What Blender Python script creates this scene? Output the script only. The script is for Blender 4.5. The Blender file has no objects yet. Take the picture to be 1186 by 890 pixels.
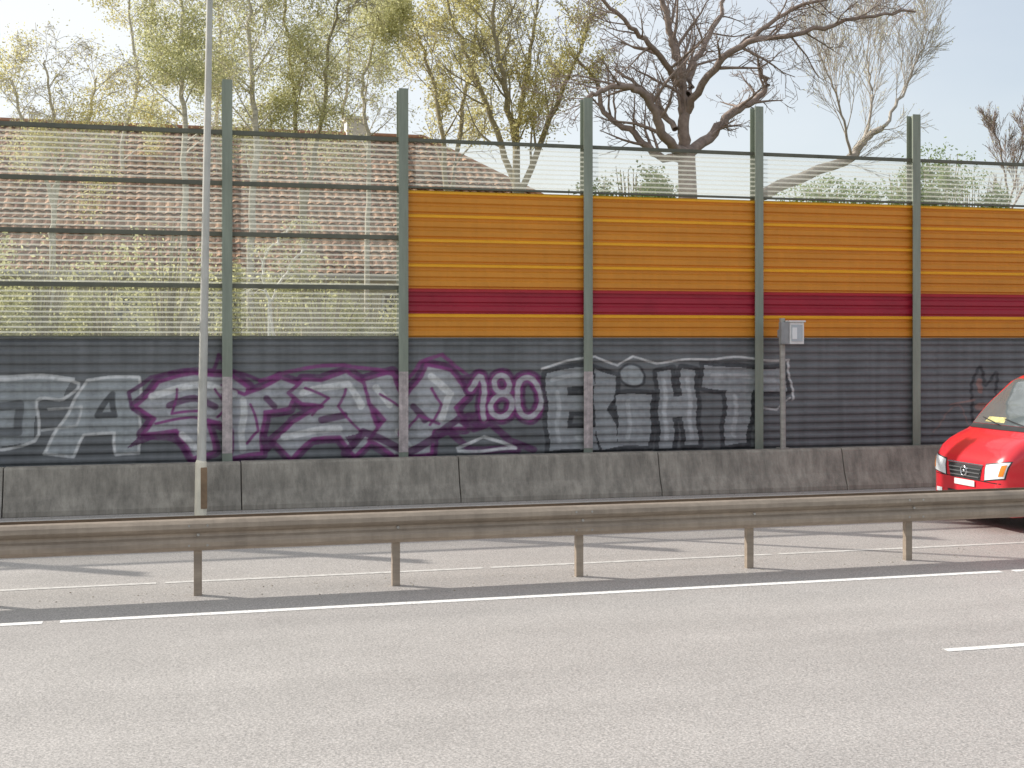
import bpy, math, random
import numpy as np
from mathutils import Vector, Matrix, noise as mnoise
from mathutils.bvhtree import BVHTree
random.seed(7); np.random.seed(7)
scene=bpy.context.scene
H=2.9; A=math.radians(15); CA,SA=math.cos(A),math.sin(A); F=1500.0
SUN_AZ=math.radians(-55); SUN_EL=math.radians(32)

def P(px,py,Y):
    """survey helper: photo bearing -> world position on the plane y=Y"""
    u=(px-593)/F
    return Vector((Y*math.tan(A+math.atan(u)),Y,H-(py-394)*Y/(F*CA-(px-593)*SA)))

# ---------------------------------------------------------------- helpers
def link(o,parent=None):
    scene.collection.objects.link(o)
    if parent: o.parent=parent
    return o
def empty(name,loc=(0,0,0)):
    e=bpy.data.objects.new(name,None); e.location=loc; e.empty_display_size=.3
    return link(e)
class MB:
    def __init__(s): s.v=[];s.f=[];s.m=[]
    def add(s,vs,fs,mi=0):
        b=len(s.v); s.v.extend([tuple(v) for v in vs]); s.f.extend([tuple(i+b for i in f) for f in fs]); s.m.extend([mi]*len(fs))
    def box(s,x0,x1,y0,y1,z0,z1,mi=0):
        s.add([(x0,y0,z0),(x1,y0,z0),(x1,y1,z0),(x0,y1,z0),(x0,y0,z1),(x1,y0,z1),(x1,y1,z1),(x0,y1,z1)],
              [(0,3,2,1),(4,5,6,7),(0,1,5,4),(1,2,6,5),(2,3,7,6),(3,0,4,7)],mi)
    def tube(s,pts,rad,sides=6,mi=0,cap=False):
        n=len(pts); vs=[];fs=[]
        up=Vector((0.13,0.27,1)).normalized()
        for i in range(n):
            t=(pts[min(i+1,n-1)]-pts[max(i-1,0)])
            if t.length<1e-9: t=Vector((0,0,1))
            t.normalize()
            a=t.cross(up)
            if a.length<.05: a=t.cross(Vector((1,0,0)))
            a.normalize(); b=t.cross(a)
            for k in range(sides):
                th=2*math.pi*k/sides
                vs.append(pts[i]+(a*math.cos(th)+b*math.sin(th))*rad[i])
        for i in range(n-1):
            for k in range(sides):
                k2=(k+1)%sides
                fs.append((i*sides+k,i*sides+k2,(i+1)*sides+k2,(i+1)*sides+k))
        if cap:
            fs.append(tuple(range(sides))[::-1]); fs.append(tuple((n-1)*sides+k for k in range(sides)))
        s.add(vs,fs,mi)
    def extrude(s,prof,x0,x1,mi=0,closed=False,xs=None):
        xs=xs or [x0,x1]; n=len(prof); vs=[(x,p[0],p[1]) for x in xs for p in prof]; fs=[]
        m=n if closed else n-1
        for i in range(len(xs)-1):
            for k in range(m):
                k2=(k+1)%n
                fs.append((i*n+k,(i+1)*n+k,(i+1)*n+k2,i*n+k2))
        if closed:
            fs.append(tuple(range(n))); fs.append(tuple((len(xs)-1)*n+k for k in range(n))[::-1])
        s.add(vs,fs,mi)
    def obj(s,name,mats,parent=None,smooth=False,bevel=0,loc=None):
        me=bpy.data.meshes.new(name); me.from_pydata(s.v,[],s.f)
        if not isinstance(mats,(list,tuple)): mats=[mats]
        for m in mats: me.materials.append(m)
        me.polygons.foreach_set('material_index',s.m)
        if smooth: me.polygons.foreach_set('use_smooth',[True]*len(s.f))
        me.update()
        o=bpy.data.objects.new(name,me); link(o,parent)
        if loc: o.location=loc
        if bevel:
            b=o.modifiers.new('bevel','BEVEL'); b.width=bevel; b.segments=2; b.limit_method='ANGLE'
        return o

def newmat(name):
    m=bpy.data.materials.new(name); m.use_nodes=True
    nt=m.node_tree; return m,nt,nt.nodes,nt.links,nt.nodes['Principled BSDF']
def mat(name,col,rough=.6,metal=0,var=.25,scale=3,bump=0,bscale=40,spec=.5,stretch=(1,1,1),col2=None,coat=0,streak=0):
    m,nt,N,L,b=newmat(name)
    tc=N.new('ShaderNodeTexCoord'); mp=N.new('ShaderNodeMapping'); mp.inputs['Scale'].default_value=stretch
    L.new(tc.outputs['Object'],mp.inputs['Vector'])
    n=N.new('ShaderNodeTexNoise'); n.inputs['Scale'].default_value=scale; n.inputs['Detail'].default_value=6; n.inputs['Roughness'].default_value=.65
    L.new(mp.outputs[0],n.inputs['Vector'])
    r=N.new('ShaderNodeValToRGB'); r.color_ramp.elements[0].position=.3; r.color_ramp.elements[1].position=.7
    c2=col2 or tuple(min(1,c*(1+var)) for c in col)
    c1=tuple(c*(1-var) for c in col)
    r.color_ramp.elements[0].color=(*c1,1); r.color_ramp.elements[1].color=(*c2,1)
    L.new(n.outputs['Fac'],r.inputs[0])
    src=r.outputs[0]
    if streak:
        # rain-washed dirt streaks running down the surface
        ms=N.new('ShaderNodeMapping'); ms.inputs['Scale'].default_value=(5,5,.35); L.new(tc.outputs['Object'],ms.inputs['Vector'])
        ns=N.new('ShaderNodeTexNoise'); ns.inputs['Scale'].default_value=1.4; ns.inputs['Detail'].default_value=7; ns.inputs['Roughness'].default_value=.7; L.new(ms.outputs[0],ns.inputs['Vector'])
        rs=N.new('ShaderNodeMapRange'); rs.inputs['From Min'].default_value=.35; rs.inputs['From Max'].default_value=.62; rs.inputs['To Min'].default_value=1-streak; rs.inputs['To Max'].default_value=1
        L.new(ns.outputs['Fac'],rs.inputs['Value'])
        vm=N.new('ShaderNodeVectorMath'); vm.operation='SCALE'; L.new(src,vm.inputs[0]); L.new(rs.outputs[0],vm.inputs['Scale']); src=vm.outputs[0]
    L.new(src,b.inputs['Base Color'])
    b.inputs['Roughness'].default_value=rough; b.inputs['Metallic'].default_value=metal
    b.inputs['Specular IOR Level'].default_value=spec
    b.inputs['Coat Weight'].default_value=coat
    if bump:
        n2=N.new('ShaderNodeTexNoise'); n2.inputs['Scale'].default_value=bscale; n2.inputs['Detail'].default_value=4
        L.new(mp.outputs[0],n2.inputs['Vector'])
        bp=N.new('ShaderNodeBump'); bp.inputs['Strength'].default_value=bump; bp.inputs['Distance'].default_value=.02
        L.new(n2.outputs['Fac'],bp.inputs['Height']); L.new(bp.outputs[0],b.inputs['Normal'])
    return m

# ---------------------------------------------------------------- materials
def asphalt_mat(name,base,warm):
    m,nt,N,L,b=newmat(name)
    tc=N.new('ShaderNodeTexCoord')
    n1=N.new('ShaderNodeTexNoise'); n1.inputs['Scale'].default_value=48; n1.inputs['Detail'].default_value=5; n1.inputs['Roughness'].default_value=.85
    L.new(tc.outputs['Object'],n1.inputs['Vector'])
    r1=N.new('ShaderNodeValToRGB'); e=r1.color_ramp.elements; e[0].position=.36; e[1].position=.64
    e[0].color=(base*.42*warm[0],base*.42*warm[1],base*.42*warm[2],1); e[1].color=(base*1.55*warm[0],base*1.55*warm[1],base*1.55*warm[2],1)
    L.new(n1.outputs['Fac'],r1.inputs[0])
    mp=N.new('ShaderNodeMapping'); mp.inputs['Scale'].default_value=(.05,.9,1)
    L.new(tc.outputs['Object'],mp.inputs['Vector'])
    n2=N.new('ShaderNodeTexNoise'); n2.inputs['Scale'].default_value=1.2; n2.inputs['Detail'].default_value=5
    L.new(mp.outputs[0],n2.inputs['Vector'])
    r2=N.new('ShaderNodeMapRange'); r2.inputs['From Min'].default_value=.3; r2.inputs['From Max'].default_value=.7; r2.inputs['To Min'].default_value=.9; r2.inputs['To Max'].default_value=1.08
    L.new(n2.outputs['Fac'],r2.inputs['Value'])
    n3=N.new('ShaderNodeTexNoise'); n3.inputs['Scale'].default_value=.7; n3.inputs['Detail'].default_value=8; n3.inputs['Roughness'].default_value=.7
    L.new(tc.outputs['Object'],n3.inputs['Vector'])
    r3=N.new('ShaderNodeMapRange'); r3.inputs['From Min'].default_value=.3; r3.inputs['From Max'].default_value=.7; r3.inputs['To Min'].default_value=.93; r3.inputs['To Max'].default_value=1.06
    L.new(n3.outputs['Fac'],r3.inputs['Value'])
    mu=N.new('ShaderNodeMath'); mu.operation='MULTIPLY'; L.new(r2.outputs[0],mu.inputs[0]); L.new(r3.outputs[0],mu.inputs[1])
    mx=N.new('ShaderNodeVectorMath'); mx.operation='SCALE'; L.new(r1.outputs[0],mx.inputs[0]); L.new(mu.outputs[0],mx.inputs['Scale'])
    L.new(mx.outputs[0],b.inputs['Base Color'])
    b.inputs['Roughness'].default_value=.5; b.inputs['Specular IOR Level'].default_value=.7
    bp=N.new('ShaderNodeBump'); bp.inputs['Strength'].default_value=.5; bp.inputs['Distance'].default_value=.006
    L.new(n1.outputs['Fac'],bp.inputs['Height']); L.new(bp.outputs[0],b.inputs['Normal'])
    return m
M_asph=asphalt_mat('asphalt',.40,(1.045,.975,.92))
M_grass=mat('grass_mat',(.07,.10,.03),.9,var=.4,scale=.8,bump=.6,bscale=30)
def paint_mat():
    m,nt,N,L,b=newmat('road_paint')
    tc=N.new('ShaderNodeTexCoord'); n=N.new('ShaderNodeTexNoise'); n.inputs['Scale'].default_value=25; n.inputs['Detail'].default_value=6; n.inputs['Roughness'].default_value=.75
    L.new(tc.outputs['Object'],n.inputs['Vector'])
    r=N.new('ShaderNodeValToRGB'); r.color_ramp.elements[0].position=.36; r.color_ramp.elements[1].position=.5
    r.color_ramp.elements[0].color=(.52,.49,.46,1); r.color_ramp.elements[1].color=(.86,.85,.82,1)
    L.new(n.outputs['Fac'],r.inputs[0]); L.new(r.outputs[0],b.inputs['Base Color']); b.inputs['Roughness'].default_value=.6
    return m
M_paint=paint_mat()
M_paintw=mat('worn_road_paint',(.60,.58,.55),.6,var=.25,scale=12)
M_conc=mat('weathered_concrete',(.36,.325,.275),.85,var=.25,scale=1.6,bump=.4,bscale=35,streak=.4)
M_post=mat('green_grey_steel',(.28,.31,.25),.5,metal=.05,var=.12,scale=2,stretch=(2,2,.5),streak=.2)
M_frame=mat('dark_green_frame',(.12,.12,.09),.5,var=.2)
M_orange=mat('orange_panel',(.70,.27,.022),.5,var=.08,scale=1.2,stretch=(.6,1,3),streak=.08)
M_yellow_lit=mat('yellow_lit_panel_edge',(.95,.47,.03),.45,var=.06)  # brighter copy of the panel colour, light painted onto the upward-sloping lips
M_red=mat('crimson_panel',(.36,.014,.035),.5,var=.12,scale=1.5)
M_red_lit=mat('crimson_lit_panel_edge',(.46,.03,.05),.45,var=.08)  # lighter crimson for the lips, catching of light put into the colour
M_steel=mat('galvanised_steel',(.38,.36,.33),.5,metal=.3,var=.25,scale=4,stretch=(.3,1,3))
M_rail=mat('weathered_rail_steel',(.36,.29,.225),.55,metal=.2,var=.22,scale=2.5,stretch=(.4,1,4),bump=.1,bscale=20,streak=.2)
M_pole=mat('grey_pole_steel',(.60,.58,.53),.5,metal=.05,var=.12,scale=3,streak=.2)
def glass_mat():
    m,nt,N,L,b=newmat('striped_acrylic')
    out=N['Material Output']
    tc=N.new('ShaderNodeTexCoord'); sp=N.new('ShaderNodeSeparateXYZ'); L.new(tc.outputs['Object'],sp.inputs[0])
    d=N.new('ShaderNodeMath'); d.operation='DIVIDE'; d.inputs[1].default_value=.088; L.new(sp.outputs['Z'],d.inputs[0])
    f=N.new('ShaderNodeMath'); f.operation='FRACT'; L.new(d.outputs[0],f.inputs[0])
    s=N.new('ShaderNodeMath'); s.operation='SUBTRACT'; s.inputs[1].default_value=.5; L.new(f.outputs[0],s.inputs[0])
    a=N.new('ShaderNodeMath'); a.operation='ABSOLUTE'; L.new(s.outputs[0],a.inputs[0])
    mr=N.new('ShaderNodeMapRange'); mr.inputs['From Min'].default_value=.13; mr.inputs['From Max'].default_value=.2; mr.inputs['To Min'].default_value=.58; mr.inputs['To Max'].default_value=.10
    L.new(a.outputs[0],mr.inputs['Value'])
    nz=N.new('ShaderNodeTexNoise'); nz.inputs['Scale'].default_value=1.3; nz.inputs['Detail'].default_value=5; L.new(tc.outputs['Object'],nz.inputs['Vector'])
    m2=N.new('ShaderNodeMapRange'); m2.inputs['From Min'].default_value=.35; m2.inputs['From Max'].default_value=.7; m2.inputs['To Min'].default_value=0; m2.inputs['To Max'].default_value=.14
    L.new(nz.outputs['Fac'],m2.inputs['Value'])
    ad=N.new('ShaderNodeMath'); ad.operation='ADD'; ad.use_clamp=True; L.new(mr.outputs[0],ad.inputs[0]); L.new(m2.outputs[0],ad.inputs[1])
    tr=N.new('ShaderNodeBsdfTransparent'); tr.inputs['Color'].default_value=(.97,.97,.95,1)
    tl=N.new('ShaderNodeBsdfTranslucent'); tl.inputs['Color'].default_value=(.80,.80,.73,1)
    df=N.new('ShaderNodeBsdfDiffuse'); df.inputs['Color'].default_value=(.80,.80,.73,1)
    mxa=N.new('ShaderNodeMixShader'); mxa.inputs[0].default_value=.45; L.new(tl.outputs[0],mxa.inputs[1]); L.new(df.outputs[0],mxa.inputs[2])
    mx=N.new('ShaderNodeMixShader'); L.new(ad.outputs[0],mx.inputs[0]); L.new(tr.outputs[0],mx.inputs[1]); L.new(mxa.outputs[0],mx.inputs[2])
    L.new(mx.outputs[0],out.inputs['Surface'])
    return m
M_glass=glass_mat()
def leaf_mat(name,c1,c2,trans=.5):
    m,nt,N,L,b=newmat(name); out=N['Material Output']
    g=N.new('ShaderNodeNewGeometry'); r=N.new('ShaderNodeValToRGB')
    r.color_ramp.elements[0].color=(*c1,1); r.color_ramp.elements[1].color=(*c2,1)
    L.new(g.outputs['Random Per Island'],r.inputs[0])
    d=N.new('ShaderNodeBsdfDiffuse'); t=N.new('ShaderNodeBsdfTranslucent'); L.new(r.outputs[0],d.inputs[0]); L.new(r.outputs[0],t.inputs[0])
    mx=N.new('ShaderNodeMixShader'); mx.inputs[0].default_value=trans; L.new(d.outputs[0],mx.inputs[1]); L.new(t.outputs[0],mx.inputs[2])
    L.new(mx.outputs[0],out.inputs['Surface']); return m
M_leafY=leaf_mat('spring_leaves_yellow',(.50,.45,.18),(.88,.83,.45),.6)
M_leafG=leaf_mat('spring_leaves_green',(.40,.40,.20),(.78,.76,.44),.6)
M_leafD=leaf_mat('bush_leaves',(.20,.27,.12),(.42,.50,.24),.5)
M_barkB=mat('bark_reddish_brown',(.31,.24,.205),.9,var=.3,scale=6,bump=.5,bscale=25)
M_barkG=mat('bark_olive',(.34,.29,.19),.9,var=.3,scale=6)
M_birch=mat('birch_bark',(.58,.53,.44),.85,var=.4,scale=5,stretch=(1,1,4))

# ---------------------------------------------------------------- ground & road
mb=MB(); mb.add([(-1500,-1500,0),(1500,-1500,0),(1500,1500,0),(-1500,1500,0)],[(0,1,2,3)]); mb.obj('ground',M_grass)
mb=MB(); mb.add([(-300,1.2,.004),(300,1.2,.004),(300,23.2,.004),(-300,23.2,.004)],[(0,1,2,3)])
mb.obj('road',M_asph)
mb=MB()
def strip(x0,x1,y,w,z=.008,mi=0): mb.add([(x0,y-w/2,z),(x1,y-w/2,z),(x1,y+w/2,z),(x0,y+w/2,z)],[(0,1,2,3)],mi)
x=-1.04-11.3*6
for i in range(16):
    strip(x,x+11.13,14.05,.13); x+=11.3
for i in range(-10,14): strip(7.03+12*i,10.03+12*i,10.62,.11)
for i in range(-10,14): strip(2.6+12*i,5.6+12*i,18.4,.12)
for i in range(-20,28): strip(4*i,4*i+3.9,15.98,.10,mi=1)
strip(-200,200,22.0,.12,mi=1)
strip(-200,200,4.0,.15)
mb.obj('road_markings',[M_paint,M_paintw])
mb=MB()
for i in range(700):
    q=random.random()
    y=22.4-abs(random.gauss(0,.12)) if q<.45 else (15.15+random.gauss(0,.25))
    X=random.uniform(-14,26); s=random.uniform(.005,.015); a=random.uniform(0,6.28)
    c_,s_=math.cos(a)*s,math.sin(a)*s; h=s*random.uniform(.4,.9)
    mb.add([(X+c_,y+s_,.005),(X-s_,y+c_,.005),(X-c_,y-s_,.005),(X+s_*1.3,y-c_,.005),(X,y,.005+h)],[(0,1,4),(1,2,4),(2,3,4),(3,0,4)])
mb.obj('roadside_grit',mat('grit_mat',(.32,.28,.22),.9,var=.4,scale=5))

# ---------------------------------------------------------------- concrete barrier
cb=empty('concrete_barrier')
prof=[(22.45,.004),(22.45,.09),(22.56,.34),(22.66,.76),(22.69,.80),(22.93,.80),(22.96,.76),(23.0,.34),(23.05,.004)]
for k in range(-7,14):
    x0=-2.56+3.82*k; mb=MB()
    dy=random.uniform(-.012,.012); dz=random.uniform(-.008,.008)
    mb.extrude([(p[0]+dy,p[1]+(dz if p[1]>.1 else 0)) for p in prof],x0+.008,x0+3.82-.008,closed=True)
    mb.obj('segment',M_conc,cb,bevel=.012)

# ---------------------------------------------------------------- noise barrier wall
W=23.5
wall=empty('noise_barrier_wall')
tans=[.0452,.1792,.3303,.4810,.6301]
postx=[t*W for t in tans]
px_=list(postx)
x=postx[0]
xs=[]
x-=4.05; xs.append(x)
for i in range(5): x-=3.54; xs.append(x)
x=postx[-1]
for i in range(9): x+=3.54; px_.append(x)
allp=sorted(xs+px_)
mbp=MB()
for X in allp:
    w=.088; yf=W-.13; yb=W+.11; t=.014
    mbp.box(X-w,X+w,yf,yf+t,.1,7.5)
    mbp.box(X-w,X+w,yb-t,yb,.1,7.5)
    mbp.box(X-.006,X+.006,yf+t,yb-t,.1,7.497)
mbp.obj('steel_posts',M_post,wall)
M_pk=mat('pale_spray_paint',(.55,.47,.46),.6,var=.3,scale=9,streak=.35)
mb=MB()
for k,(z0,z1) in {0:(.9,2.25),1:(.85,2.32),2:(.85,2.3)}.items():
    X=postx[k]; mb.box(X-.0875,X+.0875,W-.134,W-.1305,z0,z1)
mb.obj('painted_post_face',M_pk,wall)

i466=allp.index(postx[1])
rows=[2.93,3.86,4.78,5.68,6.58]
mbg=MB(); mbf=MB(); mbo=MB()
def frame(x0,x1,z,h=.075): mbf.box(x0,x1,W-.045,W+.045,z-h/2,z+h/2)
for i in range(len(allp)-1):
    x0,x1=allp[i]+.02,allp[i+1]-.02
    if i+1<=i466:
        for r in range(4):
            mbg.add([(x0,W,rows[r]+.03),(x1,W,rows[r]+.03),(x1,W,rows[r+1]-.03),(x0,W,rows[r+1]-.03)],[(0,1,2,3)])
        for r in range(1,5): frame(x0,x1,rows[r])
        frame(x0,x1,rows[0]+.02,.05)
    else:
        mbg.add([(x0,W,rows[3]+.03),(x1,W,rows[3]+.03),(x1,W,rows[4]-.03),(x0,W,rows[4]-.03)],[(0,1,2,3)])
        frame(x0,x1,rows[4],.06); frame(x0,x1,rows[3]+.03,.035)
        levels=[(2.93,3.385,0),(3.385,3.85,1),(3.85,4.31,0),(4.31,4.77,0),(4.77,5.22,0),(5.22,5.66,0)]
        for (za,zb,k) in levels:
            mi=0 if k==0 else 2; me_=1 if k==0 else 3
            y=W+random.uniform(-.004,.004)
            pts=[(y+.0,za),(y-.0,za+.03),(y-.035,za+.05),(y-.035,za+.135),(y-.005,za+.16),(y-.005,za+.20),(y-.035,za+.225),(y-.035,za+.31),(y-.005,za+.335),(y-.005,zb-.06)]
            mbo.extrude(pts,x0,x1,mi)
            mbo.extrude([(y-.005,zb-.07),(y-.05,zb-.06),(y-.058,zb-.03),(y,zb)],x0,x1,me_)
            mbo.extrude([(y+.03,za),(y+.03,zb)],x0,x1,mi)
mbg.obj('striped_glazing',M_glass,wall)
mbf.obj('glazing_rails',M_frame,wall)
mbo.obj('coloured_cassettes',[M_orange,M_yellow_lit,M_red,M_red_lit],wall)

def ribprof(z):
    t=(z-.75)/.155%1.0
    return np.interp(t,[0,.12,.28,.62,.78,1.0],[0,0,.03,.03,0,0])
M_low,nt,N,L,b=newmat('grey_panel_with_graffiti')
at=N.new('ShaderNodeAttribute'); at.attribute_name='Paint'
tc=N.new('ShaderNodeTexCoord'); mp=N.new('ShaderNodeMapping'); mp.inputs['Scale'].default_value=(.7,1,2.2); L.new(tc.outputs['Object'],mp.inputs[0])
n=N.new('ShaderNodeTexNoise'); n.inputs['Scale'].default_value=1.5; n.inputs['Detail'].default_value=7; n.inputs['Roughness'].default_value=.65; L.new(mp.outputs[0],n.inputs['Vector'])
r=N.new('ShaderNodeValToRGB'); r.color_ramp.elements[0].position=.3; r.color_ramp.elements[1].position=.72
r.color_ramp.elements[0].color=(.135,.14,.145,1); r.color_ramp.elements[1].color=(.20,.205,.21,1); L.new(n.outputs['Fac'],r.inputs[0])
n2=N.new('ShaderNodeTexNoise'); n2.inputs['Scale'].default_value=9; n2.inputs['Detail'].default_value=6; L.new(tc.outputs['Object'],n2.inputs['Vector'])
r2=N.new('ShaderNodeMapRange'); r2.inputs['From Min'].default_value=.3; r2.inputs['From Max'].default_value=.55; r2.inputs['To Min'].default_value=.65; r2.inputs['To Max'].default_value=1
L.new(n2.outputs['Fac'],r2.inputs['Value'])
mu=N.new('ShaderNodeMath'); mu.operation='MULTIPLY'; L.new(at.outputs['Alpha'],mu.inputs[0]); L.new(r2.outputs[0],mu.inputs[1])
mx=N.new('ShaderNodeMix'); mx.data_type='RGBA'; L.new(mu.outputs[0],mx.inputs['Factor']); L.new(r.outputs[0],mx.inputs[6]); L.new(at.outputs['Color'],mx.inputs[7])
ms=N.new('ShaderNodeMapping'); ms.inputs['Scale'].default_value=(5,5,.3); L.new(tc.outputs['Object'],ms.inputs['Vector'])
ns=N.new('ShaderNodeTexNoise'); ns.inputs['Scale'].default_value=1.4; ns.inputs['Detail'].default_value=7; L.new(ms.outputs[0],ns.inputs['Vector'])
rs=N.new('ShaderNodeMapRange'); rs.inputs['From Min'].default_value=.35; rs.inputs['From Max'].default_value=.62; rs.inputs['To Min'].default_value=.8; rs.inputs['To Max'].default_value=1.0
L.new(ns.outputs['Fac'],rs.inputs['Value']); vm=N.new('ShaderNodeVectorMath'); vm.operation='SCALE'; L.new(mx.outputs[2],vm.inputs[0]); L.new(rs.outputs[0],vm.inputs['Scale'])
L.new(vm.outputs[0],b.inputs['Base Color']); b.inputs['Roughness'].default_value=.55

gx=np.arange(-4.2,17.9,.018); gz=np.arange(.72,2.925,.0145)
XX,ZZ=np.meshgrid(gx,gz)
YY=W-ribprof(ZZ)
nz_,nx_=XX.shape
co=np.stack([XX,YY,ZZ],-1).reshape(-1,3)
idx=np.arange(nx_*nz_).reshape(nz_,nx_)
fa=np.stack([idx[:-1,:-1],idx[:-1,1:],idx[1:,1:],idx[1:,:-1]],-1).reshape(-1,4)
me=bpy.data.meshes.new('graffiti_panels'); me.vertices.add(len(co)); me.vertices.foreach_set('co',co.ravel().astype(np.float32))
me.loops.add(fa.size); me.loops.foreach_set('vertex_index',fa.ravel().astype(np.int32))
me.polygons.add(len(fa)); me.polygons.foreach_set('loop_start',np.arange(0,fa.size,4,dtype=np.int32)); me.polygons.foreach_set('loop_total',np.full(len(fa),4,dtype=np.int32))
me.update(calc_edges=True)
ang=np.arctan(XX/W)-A; U=593+F*np.tan(ang); V=394+(H-ZZ)*(F*CA-(U-593)*SA)/W
U=U+1.2*np.sin(ZZ*9+XX*2.1); V=V+1.2*np.sin(XX*5.3)
col=np.zeros(XX.shape+(4,)); 
def blend(mask,c,a):
    al=np.clip(mask,0,1)*a
    A0=col[...,3].copy(); An=al+A0*(1-al)
    for k in range(3):
        col[...,k]=np.where(An>1e-4,(c[k]*al+col[...,k]*A0*(1-al))/np.maximum(An,1e-4),0)
    col[...,3]=An
def inside(pts):
    c=np.zeros(U.shape,bool); n=len(pts)
    for i in range(n):
        x1,y1=pts[i]; x2,y2=pts[(i+1)%n]
        if y1==y2: continue
        cond=((y1>V)!=(y2>V))&(U<(x2-x1)*(V-y1)/(y2-y1)+x1); c^=cond
    return c
def dist(pts,closed=False):
    D=np.full(U.shape,1e9); n=len(pts)
    for i in range(n if closed else n-1):
        x1,y1=pts[i]; x2,y2=pts[(i+1)%n]
        dx,dy=x2-x1,y2-y1; l=dx*dx+dy*dy+1e-9
        t=np.clip(((U-x1)*dx+(V-y1)*dy)/l,0,1)
        D=np.minimum(D,np.hypot(U-x1-t*dx,V-y1-t*dy))
    return D
def smoothp(pts,closed=True,k=5):
    out=[]; n=len(pts)
    rng=range(n) if closed else range(n-1)
    g=lambda i: np.array(pts[i%n] if closed else pts[min(max(i,0),n-1)],float)
    for i in rng:
        p0,p1,p2,p3=g(i-1),g(i),g(i+1),g(i+2)
        for j in range(k):
            t=j/k; out.append(tuple(.5*((2*p1)+(-p0+p2)*t+(2*p0-5*p1+4*p2-p3)*t*t+(-p0+3*p1-3*p2+p3)*t**3)))
    if not closed: out.append(tuple(pts[-1]))
    return out
def stroke(pts,w,c,a=.9,closed=False,sm=True):
    if sm and len(pts)>2: pts=smoothp(pts,closed)
    d=dist(pts,closed); blend(np.clip((w/2-d)/1.3+.5,0,1),c,a)
def fill(pts,c,a=.9,sm=True):
    if sm: pts=smoothp(pts,True,4)
    blend(inside(pts).astype(float),c,a)
WH=(.78,.77,.76); SV=(.40,.42,.43); DK=(.035,.035,.04); PU=(.11,.02,.10); PL=(.25,.045,.20)
circ=lambda x,y,rx,ry,n=12:[(x+rx*math.cos(2*math.pi*i/n),y+ry*math.sin(2*math.pi*i/n)) for i in range(n)]
# left silver piece
stroke([(-60,436),(40,436),(84,438)],4,WH,.7)
fill([(-60,440),(82,440),(74,462),(42,466),(40,512),(-60,524)],SV,.85,False)
stroke([(-60,440),(82,440),(74,462),(42,466),(40,512),(-60,524)],3.5,WH,.85,False)
stroke([(0,470),(22,468),(22,500),(0,500)],10,DK,.6,sm=False)
fill([(50,527),(100,440),(162,436),(162,524),(134,528),(132,503),(98,503),(84,528)],SV,.9,False)
stroke([(50,527),(100,440),(162,436),(162,524),(134,528),(132,503),(98,503),(84,528)],3.5,WH,.85,True,False)
stroke([(112,482),(130,458),(133,482)],7,DK,.8,True,False)
stroke([(55,475),(95,470),(88,492),(50,500)],3,WH,.6,False,False)
# purple-outlined word (angular letters)
L1=[(158,470),(184,442),(226,433),(266,434),(288,450),(286,480),(262,492),(242,486),(248,522),(224,532),(204,500),(164,502),(180,484)]
L2=[(258,446),(284,458),(300,452),(324,436),(348,446),(336,472),(306,478),(302,526),(266,531),(270,500),(262,482)]
L3=[(334,454),(350,440),(372,442),(402,429),(430,448),(428,470),(440,500),(412,528),(392,506),(362,510),(336,531),(318,510),(338,488),(374,472),(350,468)]
L4=[(422,440),(454,432),(468,462),(484,440),(494,422),(522,430),(542,458),(528,474),(538,496),(504,500),(498,526),(456,529),(426,510),(446,488),(426,468)]
for Lp in (L1,L2,L3,L4):
    stroke(Lp,14,PU,.88,True,False)
for Lp in (L1,L2,L3,L4):
    fill(Lp,(.46,.46,.48),.92,False)
    stroke(Lp,4.5,PL,.95,True,False)
for h in ([(175,458),(240,444),(272,456)],[(210,505),(232,525)],[(282,465),(280,522)],[(330,505),(392,496)],[(350,455),(404,444),(418,470)],[(462,500),(474,520)],[(498,436),(522,458),(510,486)],[(436,450),(450,470)]):
    stroke(h,8,WH,.85,sm=False)
for h in ([(196,470),(225,462),(248,470)],[(372,488),(400,480)],[(478,470),(492,486)],[(310,462),(318,470)]):
    stroke(h,8,PU,.85)
for h in ([(205,452),(200,480),(232,476)],[(352,450),(380,462),(362,482)],[(440,458),(470,476),(462,505)],[(290,470),(300,500),(286,515)],[(180,490),(225,484),(255,488)],[(500,450),(512,470),(498,492)],[(250,450),(262,470),(252,482)],[(400,450),(392,470),(418,500)],[(470,500),(484,480),(508,492)]): stroke(h,3.2,PL,.95,sm=False)
stroke([(155,474),(148,455),(176,436),(212,430),(246,428),(254,410),(264,428),(300,442)],4.5,PU,.9,sm=False)
stroke([(300,442),(332,430),(398,422),(440,430),(470,440),(488,418),(512,412),(530,426),(548,438)],4.5,PL,.9,sm=False)
stroke([(400,525),(420,500),(470,524),(520,500),(545,520),(600,522)],9,PU,.88,sm=False)
stroke([(505,505),(530,486),(548,496),(566,490),(590,512),(618,520)],8,PU,.9,sm=False)
stroke([(530,520),(560,505),(598,520),(530,523)],3.5,WH,.8,sm=False)
stroke([(165,505),(200,510),(222,534)],6,PU,.8)
for tri in ([(160,505),(148,520),(176,508)],[(302,500),(322,512),(304,530)],[(530,436),(556,430),(540,460)],[(398,505),(410,520),(420,500)]): fill(tri,PU,.85,False)
# 180
D1=([(544,450),(558,436),(560,484)],False); D2=(circ(581,446,9,10),True); D3=(circ(581,471,12,13),True); D4=(circ(612,460,14,23),True)
for pts,cl in (D1,([(566,484),(544,486)],False),D2,D3,D4):
    stroke(pts,18,PU,.92,cl); 
for pts,cl in (D1,D2,D3,D4):
    stroke(pts,12,PL,.9,cl)
for pts,cl in (D1,D2,D3,D4):
    stroke(pts,6,(.55,.53,.56),.95,cl)
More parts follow.
